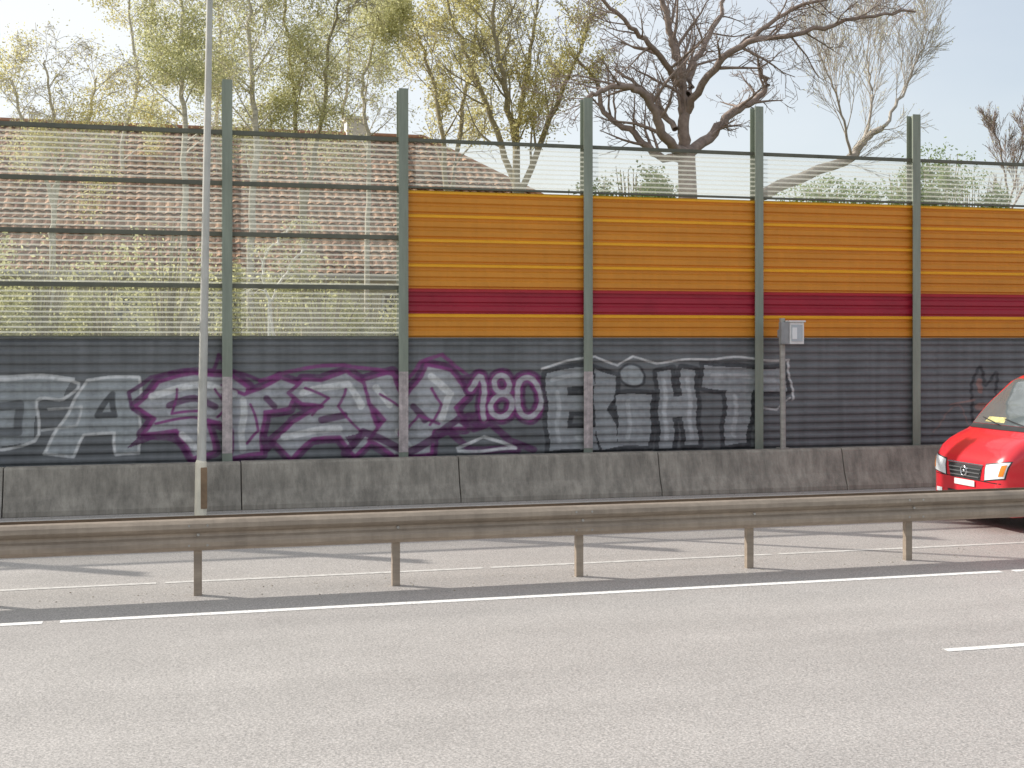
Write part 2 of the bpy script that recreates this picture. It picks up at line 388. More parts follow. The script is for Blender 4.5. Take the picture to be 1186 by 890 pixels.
# silver block letters
Eb=[(632,432),(684,424),(688,446),(658,450),(658,460),(684,458),(684,476),(658,478),(658,498),(690,494),(692,520),(636,522)]
Rb=[(688,426),(712,436),(712,462),(702,474),(714,496),(716,518),(696,520),(688,486)]
Ib=[(714,458),(754,456),(752,516),(716,518)]
Hb=[(762,430),(777,428),(779,460),(789,460),(788,428),(804,430),(808,515),(793,517),(791,484),(780,484),(779,519),(764,518)]
Tb=[(814,422),(868,428),(908,426),(910,454),(872,452),(864,514),(838,516),(842,452),(814,448)]
for Lp in (Eb,Rb,Ib,Hb,Tb):
    stroke(Lp,11,DK,.85,True,False); 
fill(circ(732,436,15,13),SV,.9); stroke(circ(732,436,15,13),3,DK,.9,True)
for Lp in (Eb,Rb,Ib,Hb,Tb):
    fill(Lp,(.36,.37,.38),.92,False)
for h in ([(640,440),(676,434)],[(646,455),(646,512)],[(728,466),(728,508)],[(769,440),(771,508)],[(797,440),(800,508)],[(824,434),(896,440)],[(852,460),(850,506)],[(668,508),(684,506)]):
    stroke(h,5,(.56,.57,.58),.7)
stroke([(626,426),(690,412),(716,424),(732,414),(760,420),(842,414),(912,418),(918,464)],2.5,WH,.9,sm=False)
stroke([(876,470),(900,474),(914,462)],2.5,WH,.8,sm=False)
stroke([(690,523),(760,522),(880,520)],4,DK,.7,sm=False)
# doodle on the right
BR=(.40,.22,.18)
stroke([(1128,492),(1124,462),(1128,436),(1134,424),(1142,446),(1152,432),(1154,458),(1150,486),(1138,494)],3.5,DK,.85)
stroke([(1134,440),(1136,452)],6,BR,.8); stroke([(1132,470),(1146,470)],8,BR,.8); stroke([(1100,470),(1128,462)],2,BR,.6)
stroke([(1080,500),(1110,470),(1124,500)],2,BR,.4)
ca=me.color_attributes.new('Paint','FLOAT_COLOR','POINT'); ca.data.foreach_set('color',col.reshape(-1).astype(np.float32))
me.materials.append(M_low)
o=bpy.data.objects.new('graffiti_panels',me); link(o,wall)
zs=np.arange(.72,2.93,.0155); 
mb=MB(); prof=[(float(W-ribprof(z)),float(z)) for z in zs]
mb.extrude(prof,-26,-4.205); mb.extrude(prof,17.9,55); mb.extrude([(W+.05,.0),(W+.05,2.92)],-26,55)
M_lowp=mat('grey_panel',(.167,.172,.178),.55,var=.2,scale=1.5,stretch=(.7,1,2.2),streak=.2)
mb.obj('plain_lower_panels',M_lowp,wall)
mb=MB(); mb.box(-26,55,W-.05,W+.05,2.925,2.945); mb.obj('cap_strip',M_lowp,wall)

# ---------------------------------------------------------------- guardrail
gr=empty('guardrail')
zb=.53
wprof=[(0,0),(-.035,.015),(-.085,.055),(-.09,.10),(-.06,.135),(-.025,.16),(-.02,.18),(-.025,.20),(-.06,.225),(-.09,.26),(-.085,.31),(-.04,.345),(0,.36)]
mb=MB()
for sgn,y0 in ((1,15.0),(-1,15.24)):
    pr=[(y0+sgn*p[0],zb+p[1]) for p in wprof]
    k=-12
    while k<16:
        x0=.36+2.27*2*k; off=.004*(k%2)*sgn
        mb.extrude([(p[0]-off,p[1]) for p in pr],x0-.16,x0+4.54+.16); k+=1
o=mb.obj('w_beams',M_rail,gr,smooth=False)
sol=o.modifiers.new('s','SOLIDIFY'); sol.thickness=.004; sol.offset=0
mb=MB(); mbb=MB()
for k in range(-20,30):
    X=.36+2.27*k
    mb.box(X-.045,X+.045,15.08,15.088,0,.86); mb.box(X-.045,X-.038,15.088,15.16,0,.86); mb.box(X+.038,X+.045,15.088,15.16,0,.86)
    mb.box(X-.03,X+.03,15.0,15.078,.64,.80); mb.box(X-.03,X+.03,15.162,15.24,.64,.80)
    mbb.tube([Vector((X,14.975,.71)),Vector((X,14.955,.71))],[.02,.016],8,cap=True)
    if k%2==0:
        for dx in (-.1,.1):
            for zz in (.60,.82): mbb.tube([Vector((X+dx,14.915,zz)),Vector((X+dx,14.90,zz))],[.016,.012],8,cap=True)
mb.obj('posts',M_rail,gr); mbb.obj('bolts',M_steel,gr)

# ---------------------------------------------------------------- street lamp
lamp=empty('street_lamp',(.567,22.0,0))
mb=MB()
lean=Vector((.155/9,0,1))
mb.tube([lean*0.9,lean*1.5,lean*5,lean*8.7],[.078,.072,.062,.05],16)
mb.obj('pole',M_pole,lamp,smooth=True)
mb=MB(); mb.tube([Vector((0,0,0)),Vector((.008,0,.88)),Vector((.012,0,.93))],[.10,.092,.07],16,cap=True)
mb.obj('base_sleeve',mat('cream_sleeve',(.80,.74,.60),.7,var=.12,scale=4),lamp,smooth=False)
mb=MB(); mb.box(-.0,.105,-.105,-.04,.12,.80); mb.obj('service_hatch',mat('rust_brown',(.26,.17,.10),.7,var=.3),lamp,bevel=.01)
mb=MB(); hp=lean*8.7
mb.tube([hp+Vector((0,0.05,.0)),hp+Vector((0,.0,.05)),hp+Vector((0,-.3,.06)),hp+Vector((0,-.48,.04))],[.05,.09,.11,.04],12,cap=True)
mb.obj('lamp_head',M_pole,lamp,smooth=True)

# ---------------------------------------------------------------- roadside sensor box on post
bx=P(907,518,22.82); sb=empty('roadside_control_box',(bx.x,22.82,0))
mb=MB(); mb.tube([Vector((0,0,.78)),Vector((-.02,0,3.32))],[.055,.055],12,cap=True); mb.box(-.1,.1,-.1,.1,.80,.82)
mb.obj('support_post',M_steel,sb)
mb=MB(); mb.box(-.13,.03,-.19,-.07,2.82,3.24); mb.box(-.09,-.01,-.07,.07,2.95,3.1); mb.obj('bracket_plate',mat('box_dark_grey',(.32,.33,.33),.5),sb,bevel=.01)
mb=MB(); mb.box(.05,.36,-.17,.12,2.82,3.24); mb.box(.03,.385,-.2,.14,3.24,3.275)
o=mb.obj('cabinet',mat('box_light_grey',(.8,.8,.78),.45,var=.1),sb,bevel=.012)
mb=MB(); mb.box(.09,.32,-.182,-.172,2.87,3.19); mb.box(.10,.2,-.19,-.183,2.92,3.14,1); mb.obj('cabinet_door',[mat('box_mid',(.5,.55,.58),.3,var=.15),mat('box_pale',(.85,.86,.86),.4,var=.1)],sb)

# ---------------------------------------------------------------- house behind
house=empty('tiled_roof_house')
XL=-18; XE=17.5; XR=9.0; YE=40.0; YR=46.0; ZE=4.9; ZR=10.15
M_tile,nt,N,L,b=newmat('clay_pantiles')
g=N.new('ShaderNodeNewGeometry'); r=N.new('ShaderNodeValToRGB'); r.color_ramp.elements[0].color=(.26,.12,.08,1); r.color_ramp.elements[1].color=(.72,.44,.29,1)
L.new(g.outputs['Random Per Island'],r.inputs[0]); tc=N.new('ShaderNodeTexCoord'); n=N.new('ShaderNodeTexNoise'); n.inputs['Scale'].default_value=1.1; n.inputs['Detail'].default_value=8
L.new(tc.outputs['Object'],n.inputs['Vector']); mx=N.new('ShaderNodeMix'); mx.data_type='RGBA'; mx.blend_type='MULTIPLY'; mx.inputs['Factor'].default_value=.6
rr=N.new('ShaderNodeValToRGB'); rr.color_ramp.elements[0].position=.3; rr.color_ramp.elements[1].position=.65; rr.color_ramp.elements[0].color=(.55,.50,.42,1); rr.color_ramp.elements[1].color=(1,1,1,1)
L.new(n.outputs['Fac'],rr.inputs[0]); L.new(r.outputs[0],mx.inputs[6]); L.new(rr.outputs[0],mx.inputs[7]); L.new(mx.outputs[2],b.inputs['Base Color']); b.inputs['Roughness'].default_value=.75
mb=MB()
nc=22; sl=Vector((0,YR-YE,ZR-ZE)); nrm=Vector((0,-(ZR-ZE),(YR-YE))).normalized()
tw=.30
prf=[(0,.0),(.06,.045),(.12,.06),(.18,.045),(.24,.0),(.29,-.015)]
for c in range(nc):
    s0=c/nc; s1=(c+1.12)/nc
    xr=XE+(XR-XE)*s0
    x=XL
    base0=Vector((0,YE,ZE))+sl*s0+nrm*.07; base1=Vector((0,YE,ZE))+sl*s1
    while x<xr-.3:
        vs=[];j=random.uniform(-.012,.012)
        for (dx,dh) in prf: vs.append(base0+nrm*(dh+j)+Vector((x+dx,0,0)))
        for (dx,dh) in prf: vs.append(base1+nrm*(dh+j)+Vector((x+dx,0,0)))
        n_=len(prf)
        mb.add(vs,[(k,k+1,n_+k+1,n_+k) for k in range(n_-1)])
        x+=tw
mb.obj('front_roof_tiles',M_tile,house)
mb=MB()
mb.add([(XL,YE,ZE-.03),(XE,YE,ZE-.03),(XR,YR,ZR-.03),(XL,YR,ZR-.03),(XE,52,ZE-.03),(XL,52,ZE-.03)],[(0,1,2,3),(1,4,2),(4,5,3,2)])
mb.tube([Vector((XL,YR,ZR+.02)),Vector((XR,YR,ZR+.02)),Vector((XE,YE,ZE+.04))],[.14]*3,8)
mb.obj('roof_deck',mat('roof_under',(.36,.18,.11),.8,var=.3,scale=4),house)
mb=MB(); mb.box(XL+.4,XE-.6,40.6,51.4,0,ZE-.03)
mb.obj('walls',mat('cream_render',(.7,.64,.48),.85,var=.1),house)
mb=MB(); mf=MB()
x=XL+1.5
while x<XE-2:
    mb.box(x,x+1.2,40.575,40.597,2.9,4.3); mf.box(x-.08,x+1.28,40.55,40.574,2.82,2.9); mf.box(x-.08,x+1.28,40.55,40.574,4.3,4.38)
    mf.box(x-.08,x,40.55,40.574,2.9,4.3); mf.box(x+1.2,x+1.28,40.55,40.574,2.9,4.3); mf.box(x+.57,x+.63,40.55,40.574,2.9,4.3); x+=2.9
mb.obj('windows',mat('window_glass',(.05,.06,.07),.1,var=.1),house); mf.obj('window_frames',mat('white_frames',(.75,.75,.72),.5,var=.05),house)
mb=MB(); mb.tube([Vector((XL,YE-.08,ZE-.06)),Vector((XE,YE-.08,ZE-.06))],[.08,.08],8); mb.obj('gutter',M_steel,house)
mb=MB(); cx=6.2
mb.box(cx,cx+.7,YR-.4,YR+.4,ZR-.6,ZR+.55); mb.box(cx-.06,cx+.76,YR-.46,YR+.46,ZR+.55,ZR+.65); mb.obj('chimney',mat('white_render',(.75,.72,.68),.8,var=.1),house)

# ---------------------------------------------------------------- trees
def rv(): return Vector((random.gauss(0,1),random.gauss(0,1),random.gauss(0,1)))
def grow(mb,tips,p,d,Ln,r,lvl,c):
    n=max(3,int(Ln/c['seg'])+1); pts=[p]; rad=[r]; d=d.normalized(); w=c['wander']; up=c['up'][min(lvl,len(c['up'])-1)]
    dirs=[d]
    for i in range(n):
        d=(d+rv()*w+Vector((0,0,up))).normalized(); p=p+d*(Ln/n); pts.append(p); rad.append(max(c['rmin'],r*(1-.75*(i+1)/n))); dirs.append(d)
    mb.tube(pts,rad,7 if r>.1 else (5 if r>.035 else 3))
    if lvl>=c['max']:
        tips.extend(pts[1:]); return
    if lvl>=c['max']-1: tips.extend(pts[2:])
    spawn(mb,tips,pts,rad,dirs,Ln,lvl,c)
def spawn(mb,tips,pts,rad,dirs,Ln,lvl,c,f0=.22,k=None):
    k=k or c['kids'][lvl]; n=len(pts)-1
    for j in range(k):
        f=f0+(1-f0)*(j+random.random())/k; f=min(f,.999); i=int(f*n); t=f*n-i
        p=pts[i].lerp(pts[i+1],t); r=rad[i]*(1-t)+rad[i+1]*t; d=dirs[i]
        side=rv(); side=(side-d*side.dot(d)).normalized()
        a=math.radians(random.uniform(*c['ang']))
        cd=d*math.cos(a)+side*math.sin(a)
        grow(mb,tips,p,cd,Ln*c['ratio']*random.uniform(.6,1.15)*(1-.35*f),max(c['rmin'],min(r*c['rr'],c.get('rcap',1))),lvl+1,c)
def leaves_mesh(name,tips,n,size,spread,m,parent,clump=None):
    T=np.array([tuple(t) for t in tips]); 
    if clump is not None:
        wv=np.array([mnoise.noise(Vector(t)*clump) for t in T]); wv=np.clip(wv+.35,0.05,1)**1.2; wv/=wv.sum()
        ii=np.random.choice(len(T),n,p=wv)
    else: ii=np.random.randint(0,len(T),n)
    C=T[ii]+np.random.normal(0,spread,(n,3))
    a=np.random.normal(size=(n,3)); a/=np.linalg.norm(a,axis=1)[:,None]
    b=np.random.normal(size=(n,3)); b-=a*(a*b).sum(1)[:,None]; b/=np.linalg.norm(b,axis=1)[:,None]
    s=size*np.random.uniform(.5,1.3,(n,1)); 
    V=np.stack([C-a*s,C+b*s*.55,C+a*s,C-b*s*.55],1).reshape(-1,3)
    me=bpy.data.meshes.new(name); me.vertices.add(4*n); me.vertices.foreach_set('co',V.ravel().astype(np.float32))
    me.loops.add(4*n); me.loops.foreach_set('vertex_index',np.arange(4*n,dtype=np.int32))
    me.polygons.add(n); me.polygons.foreach_set('loop_start',np.arange(0,4*n,4,dtype=np.int32)); me.polygons.foreach_set('loop_total',np.full(n,4,dtype=np.int32))
    me.update(calc_edges=True); me.materials.append(m); o=bpy.data.objects.new(name,me); link(o,parent); return o
def limb(mb,tips,pp,Y,r0,r1,c,k,Ln,lvl=0,f0=.15):
    ctrl=[P(a[0],a[1],Y+(a[2] if len(a)>2 else 0)) for a in pp]
    sp=[]; n=len(ctrl)
    for i in range(n-1):
        p0,p1,p2,p3=ctrl[max(i-1,0)],ctrl[i],ctrl[i+1],ctrl[min(i+2,n-1)]
        for j in range(6):
            t=j/6; q=.5*((2*p1)+(-p0+p2)*t+(2*p0-5*p1+4*p2-p3)*t*t+(-p0+3*p1-3*p2+p3)*t**3)
            sp.append(q+rv()*.03*(1 if sp else 0))
    sp.append(ctrl[-1]); m=len(sp)-1
    rad=[r0+(r1-r0)*i/m for i in range(m+1)]
    dirs=[(sp[min(i+1,m)]-sp[max(i-1,0)]).normalized() for i in range(m+1)]
    mb.tube(sp,rad,9)
    spawn(mb,tips,sp,rad,dirs,Ln,lvl,c,f0,k)
    return sp
# big bare tree
T=empty('bare_oak_tree'); mb=MB(); tips=[]
c=dict(seg=.4,wander=.17,up=[.05,.05,.05,.04,.03],kids=[6,8,7,4],ang=(28,62),ratio=.62,rr=.5,rcap=.06,rmin=.007,max=4)
Y=34
base=P(795,240,Y)
mb.tube([Vector((base.x,Y,0)),Vector((base.x+.1,Y,2)),P(797,240,Y),P(795,175,Y)],[.42,.32,.27,.24],12)
LM=[([(795,180),(792,140),(790,95),(780,50),(768,5),(755,-60)],.19,.05,14,4.0),
    ([(796,110,0),(806,70,.5),(830,25,1),(850,-30,1.2)],.11,.04,10,3.6),
    ([(795,178),(770,160,-.6),(752,118,-1),(728,100,-1.4),(700,104,-1.6),(672,118,-1.8)],.16,.04,12,3.4),
    ([(795,185),(762,180,.5),(735,155,1),(700,130,1.4),(690,95,1.6),(660,60,2)],.13,.04,11,3.2),
    ([(797,178),(822,158,.6),(850,130,.8),(872,118,1.2),(888,100,1.2),(880,80,1.3)],.17,.06,9,2.6),
    ([(796,130),(826,80,-1),(868,48,-1.6),(930,38,-2),(1000,20,-2.2),(1060,14,-2.3)],.12,.03,15,3.2),
    ([(790,100),(760,60,-1),(730,30,-1.6),(690,-10,-2)],.10,.04,11,3.4),
    ([(868,48,-1.6),(920,10,-2),(990,-8,-2.4)],.07,.03,9,2.8),
    ([(782,150,0),(752,110,1),(712,80,1.5)],.09,.035,9,2.8)]
for pp,r0,r1,k,Ln in LM: limb(mb,tips,pp,Y,r0,r1,c,k,Ln,1)
mb.obj('trunk_and_branches',M_barkB,T,smooth=True)
# leaning tree at right with fine pale twigs
T=empty('leaning_tree'); mb=MB(); tips=[]
c2=dict(seg=.4,wander=.07,up=[.12,.12,.10,.05],kids=[6,8,8,5],ang=(12,38),ratio=.78,rr=.5,rcap=.022,rmin=.0065,max=4)
Y2=37
b0=P(845,300,Y2); 
mb.tube([Vector((b0.x-1.2,Y2,0)),b0,P(880,226,Y2)],[.3,.25,.2],9)
limb(mb,tips,[(880,226),(930,205),(985,183),(1003,160),(1022,148)],Y2,.2,.09,c2,4,3.0,1)
limb(mb,tips,[(1022,148),(1045,110,.5),(1062,70,.6),(1078,35,.8)],Y2,.06,.015,c2,13,3.4,1)
limb(mb,tips,[(985,183),(978,140,-.5),(962,95,-.8),(945,50,-1)],Y2,.05,.015,c2,13,3.4,1)
limb(mb,tips,[(1003,160),(1010,110,.5),(1004,70,.6),(1010,30,.8)],Y2,.05,.015,c2,13,3.4,1)
mb.obj('trunk_and_branches',mat('bark_grey_brown',(.46,.41,.35),.9,var=.3,scale=5),T,smooth=True)
leaves_mesh('buds',tips,4500,.022,.05,M_leafY,T)
def leafy(name,Y,stems,c,k,Ln,bark,lm,nl,size,spread,r0=.13,clump=.5,base_px=None,lvl=0):
    T=empty(name); mb=MB(); tips=[]
    for s in stems:
        g=P(s[0][0],s[0][1],Y); mb.tube([Vector((g.x*.7+P(base_px or s[0][0],300,Y).x*.3,Y,0)),Vector((g.x,Y,g.z))],[r0*1.25,r0],8)
        limb(mb,tips,s,Y,r0,.025,c,k,Ln,lvl)
    mb.obj('trunk_and_branches',bark,T,smooth=True)
    leaves_mesh('foliage',tips,nl,size,spread,lm,T,clump)
    return tips
c3=dict(seg=.5,wander=.14,up=[.10,.10,.06,.02],kids=[7,7,6],ang=(25,55),ratio=.62,rr=.45,rcap=.05,rmin=.008,max=3)
leafy('budding_maple_tree',37,[[(600,260),(598,160),(610,90,.5),(620,20,.5),(625,-60,1)],[(605,240),(575,150,.8),(548,80,1),(520,10,1.3),(505,-50,1.3)],[(600,230),(632,150,-.6),(662,80,-1),(690,10,-1.2)],[(598,170),(585,100,-1),(570,30,-1.4),(575,-40,-1.5)]],c3,13,3.8,M_barkG,M_leafY,24000,.042,.14,.11,.55)
leafy('budding_maple_tree',42,[[(520,260),(512,160),(500,90,.5),(480,30,.5),(470,-40,1)],[(520,240),(535,140,.8),(548,60,1),(555,-20,1.3)]],c3,12,3.8,M_barkG,M_leafY,15000,.048,.16,.10,.55)
c4=dict(seg=.4,wander=.10,up=[.05,-.03,-.16,-.25],kids=[7,7,6],ang=(28,60),ratio=.62,rr=.4,rcap=.035,rmin=.006,max=3)
leafy('birch_tree',32,[[(213,260),(214,150),(208,80),(212,10),(205,-70)]],c4,22,3.3,M_birch,M_leafG,18000,.032,.14,.08,.4)
leafy('birch_tree',34,[[(290,280),(296,160),(291,80),(288,0),(290,-80)]],c4,26,3.5,M_birch,M_leafG,22000,.032,.15,.10,.4)
leafy('birch_tree',35,[[(352,280),(345,170),(338,90),(330,10),(325,-60)],[(352,240),(372,140),(380,60),(395,-10)]],c4,16,3.2,M_barkG,M_leafG,22000,.033,.18,.08,.4)
leafy('birch_tree',38,[[(425,280),(428,180),(420,110),(432,50),(440,10)]],c4,20,2.8,M_birch,M_leafG,16000,.036,.18,.08,.4)
leafy('birch_tree',36,[[(60,280),(66,190),(58,120),(52,70)],[(62,240),(30,150),(12,90)],[(62,220),(98,150),(112,90)]],c4,14,2.6,M_birch,M_leafY,12000,.034,.17,.06,.5)
leafy('birch_tree',44,[[(150,280),(140,170),(160,100),(150,20),(160,-60)]],c4,16,3.6,M_birch,M_leafY,12000,.04,.16,.08,.5)
leafy('birch_tree',54,[[(255,280),(250,170),(255,60),(250,-40)],[(400,280),(395,160),(405,60),(400,-40)]],dict(c4,max=3,rmin=.012),16,4.8,M_birch,M_leafG,18000,.06,.3,.10,.4)
leafy('birch_sapling',28,[[(318,400),(312,350),(304,310),(325,275),(345,255)],[(312,350),(335,310),(352,290)]],dict(c4,max=2,rmin=.006),7,1.0,mat('white_bark',(.8,.78,.72),.8,var=.15),M_leafG,1400,.03,.08,.035,None)
leafy('bare_sapling',48,[[(1168,260),(1165,210),(1158,170),(1150,150)],[(1168,240),(1180,190),(1186,150)],[(1168,250),(1200,190),(1215,150)]],dict(c2,max=3,rmin=.008,rcap=.015),9,2.0,M_barkB,M_leafY,400,.04,.1,.045,None)
def bush(name,centres,n,size,m,stems=True):
    T=empty(name); tp=[]; mb=MB()
    for (cx,cy,cz,rx,ry,rz) in centres:
        for i in range(16):
            th=random.uniform(0,6.28); ph=random.uniform(.1,1); e=Vector((cx+rx*math.cos(th)*ph*.8,cy+ry*math.sin(th)*ph*.8,cz+rz*random.uniform(.2,.9)))
            mb.tube([Vector((cx+random.uniform(-.3,.3),cy,0)),Vector((cx,cy,cz*.5)).lerp(e,.4),e],[.04,.03,.01],4)
        for i in range(400):
            v=rv().normalized()*(random.random()**.4)
            q=Vector((cx+v.x*rx,cy+v.y*ry,cz+v.z*rz))
            if mnoise.noise(q*1.1)>-.12: tp.append(q)
    mb.obj('stems',M_barkG,T); leaves_mesh('foliage',tp,n,size,.12,m,T,.8)
def bp(px,py,Y,rx,rz):
    p=P(px,py,Y); return (p.x,Y,p.z,rx,rx*.8,rz)
bush('green_shrub',[bp(735,228,36,1.1,1.0),bp(700,245,36,1.4,.9),bp(760,240,37,1.0,.8)],7000,.06,M_leafD)
bush('green_shrub',[bp(1090,220,42,1.8,1.7),bp(1050,235,42,1.6,1.2),bp(1125,235,42,1.6,1.1),bp(960,235,44,2.2,.9)],14000,.06,M_leafD)
bush('garden_hedge',[(x_,38.0+random.uniform(-.5,.5),2.9+random.uniform(-.3,.7),1.6,1.0,1.7) for x_ in np.arange(-14,14,1.8)],40000,.075,M_leafG)
bush('garden_shrub',[(x_,31.5+random.uniform(-1.5,1.5),3.2+random.uniform(-.6,1.4),1.2,.9,1.3) for x_ in (-5.4,-4.2,-2.8,-1.4,0,1.2,2.4,3.6)],9000,.055,M_leafG)
bush('distant_trees',[(x_,85+random.uniform(-8,8),5+random.uniform(-1,1.5),6,4,4.5) for x_ in np.arange(-60,130,8)],22000,.4,M_leafD)

# ---------------------------------------------------------------- red van
van=empty('red_van',(12.0,17.6,0)); van.scale=(1.0,1.0,1.0)
def ip(x,xs_,ys_): return float(np.interp(x,xs_,ys_))
st=[0,.015,.045,.10,.18,.30,.45,.62,.70,.85,1.0,1.2,1.4,1.6,1.75,1.95,2.3,3,4,5,5.6,5.78,5.86,5.89]
def Tz(x): return ip(x,[0,.015,.045,.10,.18,.30,.45,.62,.70,.95,1.4,1.65,1.95,2.4,3.5,5.0,5.7,5.86,5.89],[.93,1.0,1.07,1.15,1.235,1.32,1.395,1.465,1.51,1.82,2.22,2.33,2.385,2.41,2.42,2.40,2.35,2.27,2.15])
def Wd(x): return ip(x,[0,.015,.045,.10,.18,.30,.6,1.0,3,5.5,5.8,5.89],[.70,.79,.86,.92,.955,.975,.99,.995,.995,.985,.96,.9])
def Zb(x): return ip(x,[0,.045,.18,.5,5.4,5.89],[.34,.28,.25,.26,.30,.42])
secs=[]
for x in st:
    w,t,b0=Wd(x),Tz(x),Zb(x); R=min(.17,(t-b0)*.3); rb=.05
    half=[(0,b0),(w*.5,b0),(w-rb,b0),(w-.012,b0+.015),(w,b0+rb)]
    zc=t-R
    for k in range(1,10): half.append((w,b0+rb+(zc-b0-rb)*k/9))
    for k in range(1,6):
        a=math.pi/2*k/5; half.append((w-R+R*math.cos(a),zc+R*math.sin(a)))
    for k in range(1,5): half.append(((w-R)*(1-k/4),t))
    h2=[]
    for (y,z) in half:
        if z>1.2: y*=1-.13*((z-1.2)/1.22)**1.35
        if z>t-R-.01: z+= .035*(1-(y/w)**2)*min(1,(x+.05)/.3)
        h2.append((y,z))
    full=h2+[(-y,z) for (y,z) in h2[-2:0:-1]]
    secs.append([(x,y,z) for y,z in full])
n=len(secs[0]); bm_v=[v for s in secs for v in s]; bm_f=[]
for i in range(len(secs)-1):
    for k in range(n):
        k2=(k+1)%n; bm_f.append((i*n+k,i*n+k2,(i+1)*n+k2,(i+1)*n+k))
bm_f.append(tuple(range(n))[::-1]); bm_f.append(tuple((len(secs)-1)*n+k for k in range(n)))
bvh=BVHTree.FromPolygons([Vector(v) for v in bm_v],bm_f)
M_vr=mat('red_car_paint',(.70,.02,.035),.28,var=.04,coat=.6,scale=2)
M_blk=mat('black_plastic',(.03,.03,.032),.5,var=.2)
M_gls=mat('dark_car_glass',(.12,.14,.15),.06,var=.1,spec=1.0,coat=1)
M_chr=mat('chrome_trim',(.75,.76,.78),.15,metal=.9,var=.05)
M_lens=mat('headlamp_lens',(.78,.8,.82),.12,var=.15,scale=14,coat=.5)
M_wht=mat('plate_white',(.8,.8,.78),.4,var=.05)
M_tyre=mat('tyre_rubber',(.025,.025,.025),.8,var=.2); M_rim=mat('wheel_rim',(.45,.46,.48),.35,metal=.7,var=.1)
M_amb=mat('amber_lens',(.8,.25,.02),.2,var=.1); M_seam=mat('panel_gap',(.02,.004,.005),.8,var=.1); M_tail=mat('tail_lamp_red',(.35,.01,.01),.2,var=.1)
body=MB(); body.add(bm_v,bm_f); bo=body.obj('body_tmp',M_vr,None,smooth=True)
cut=MB()
for X in (1.02,4.68):
    cut.tube([Vector((X,-1.3,.36)),Vector((X,1.3,.36))],[.41,.41],28,cap=True)
co_=cut.obj('cut',M_blk)
bmod=bo.modifiers.new('b','BOOLEAN'); bmod.object=co_; bmod.operation='DIFFERENCE'; bmod.solver='EXACT'
bpy.context.view_layer.update()
dg=bpy.context.evaluated_depsgraph_get()
me2=bpy.data.meshes.new_from_object(bo.evaluated_get(dg))
bo.modifiers.clear(); 
if len(me2.polygons)>50: bo.data=me2
bo.name='body'; bpy.data.objects.remove(co_,do_unlink=True); bo.parent=van
try:
    bo.data.set_sharp_from_angle(angle=math.radians(40))
except Exception as ex: print(ex)
def drape(name,q,axis,m,nu=14,nv=10,off=.008,mirror=False):
    mb=MB()
    sg=(1,-1) if mirror else (1,)
    for s in sg:
        vs=[];ok=[]
        for j in range(nv+1):
            for i in range(nu+1):
                u,v=i/nu,j/nv
                a=(q[0][0]*(1-u)+q[1][0]*u)*(1-v)+(q[3][0]*(1-u)+q[2][0]*u)*v
                b_=(q[0][1]*(1-u)+q[1][1]*u)*(1-v)+(q[3][1]*(1-u)+q[2][1]*u)*v
                if axis=='F' and .56<b_<1.1: b_+=.075
                if axis=='F': o_,d_=Vector((-2,a*s,b_)),Vector((1,0,0))
                elif axis=='B': o_,d_=Vector((8,a*s,b_)),Vector((-1,0,0))
                else: o_,d_=Vector((a,-3*s,b_)),Vector((0,s,0))
                hit,nn,_,_=bvh.ray_cast(o_,d_)
                if hit is None: vs.append(Vector((0,0,0))); ok.append(False); continue
                if nn.dot(d_)>0: nn=-nn
                vs.append(hit+nn*off); ok.append(True)
        fs=[]
        for j in range(nv):
            for i in range(nu):
                f=(j*(nu+1)+i,j*(nu+1)+i+1,(j+1)*(nu+1)+i+1,(j+1)*(nu+1)+i)
                if all(ok[t] for t in f): fs.append(f)
        mb.add(vs,fs)
    return mb.obj(name,m,van,smooth=True)
drape('windscreen',[(-.86,1.56),(.86,1.56),(.71,2.27),(-.71,2.27)],'F',M_gls,24,20,.006)
drape('cowl',[(-.88,1.49),(.88,1.49),(.86,1.555),(-.86,1.555)],'F',M_blk,20,3,.007)
drape('lower_bumper',[(-.84,.34),(.84,.34),(.86,.46),(-.86,.46)],'F',M_blk,24,5,.010)
drape('air_intake',[(-.42,.47),(.42,.47),(.46,.555),(-.46,.555)],'F',M_blk,12,4,.008)
drape('grille_back',[(-.38,.68),(.38,.68),(.44,.90),(-.44,.90)],'F',M_blk,12,8,.007)
for k in range(3):
    z=.715+.06*k; w=.36+.02*k
    drape('grille_slat',[(-w,z),(w,z),(w+.01,z+.02),(-w-.01,z+.02)],'F',M_chr,12,2,.022)
drape('grille_surround',[(-.45,.905),(.45,.905),(.46,.925),(-.46,.925)],'F',M_chr,12,2,.018)
drape('headlamp',[(.50,.70),(.88,.76),(.93,1.0),(.52,.93)],'F',M_lens,14,10,.010,True)
drape('headlamp_bezel',[(.48,.68),(.895,.745),(.945,1.015),(.50,.95)],'F',M_blk,14,10,.005,True)
drape('indicator',[(.80,.78),(.87,.79),(.91,.96),(.84,.945)],'F',M_amb,4,6,.014,True)
drape('fog_lamp',[(.60,.49),(.76,.49),(.76,.555),(.60,.555)],'F',M_lens,5,4,.012,True)
drape('number_plate',[(-.26,.575),(.26,.575),(.26,.665),(-.26,.665)],'F',M_wht,8,4,.02)
drape('bumper_gap',[(-.84,.665),(.84,.69),(.84,.70),(-.84,.68)],'F',M_seam,20,1,.004)
ZE_=.875
mb=MB(); ring=[Vector((-.03,.075*math.cos(t*math.pi/8),ZE_+.075*math.sin(t*math.pi/8))) for t in range(17)]
mb.tube(ring,[.010]*17,6); mb.tube([Vector((-.02,0,ZE_)),Vector((-.035,0,ZE_))],[.03,.02],10,cap=True); mb.obj('emblem',M_chr,van,smooth=True)
drape('front_door_window',[(1.22,1.48),(2.05,1.48),(2.05,2.05),(1.56,2.05)],'S',M_gls,10,8,.006,True)
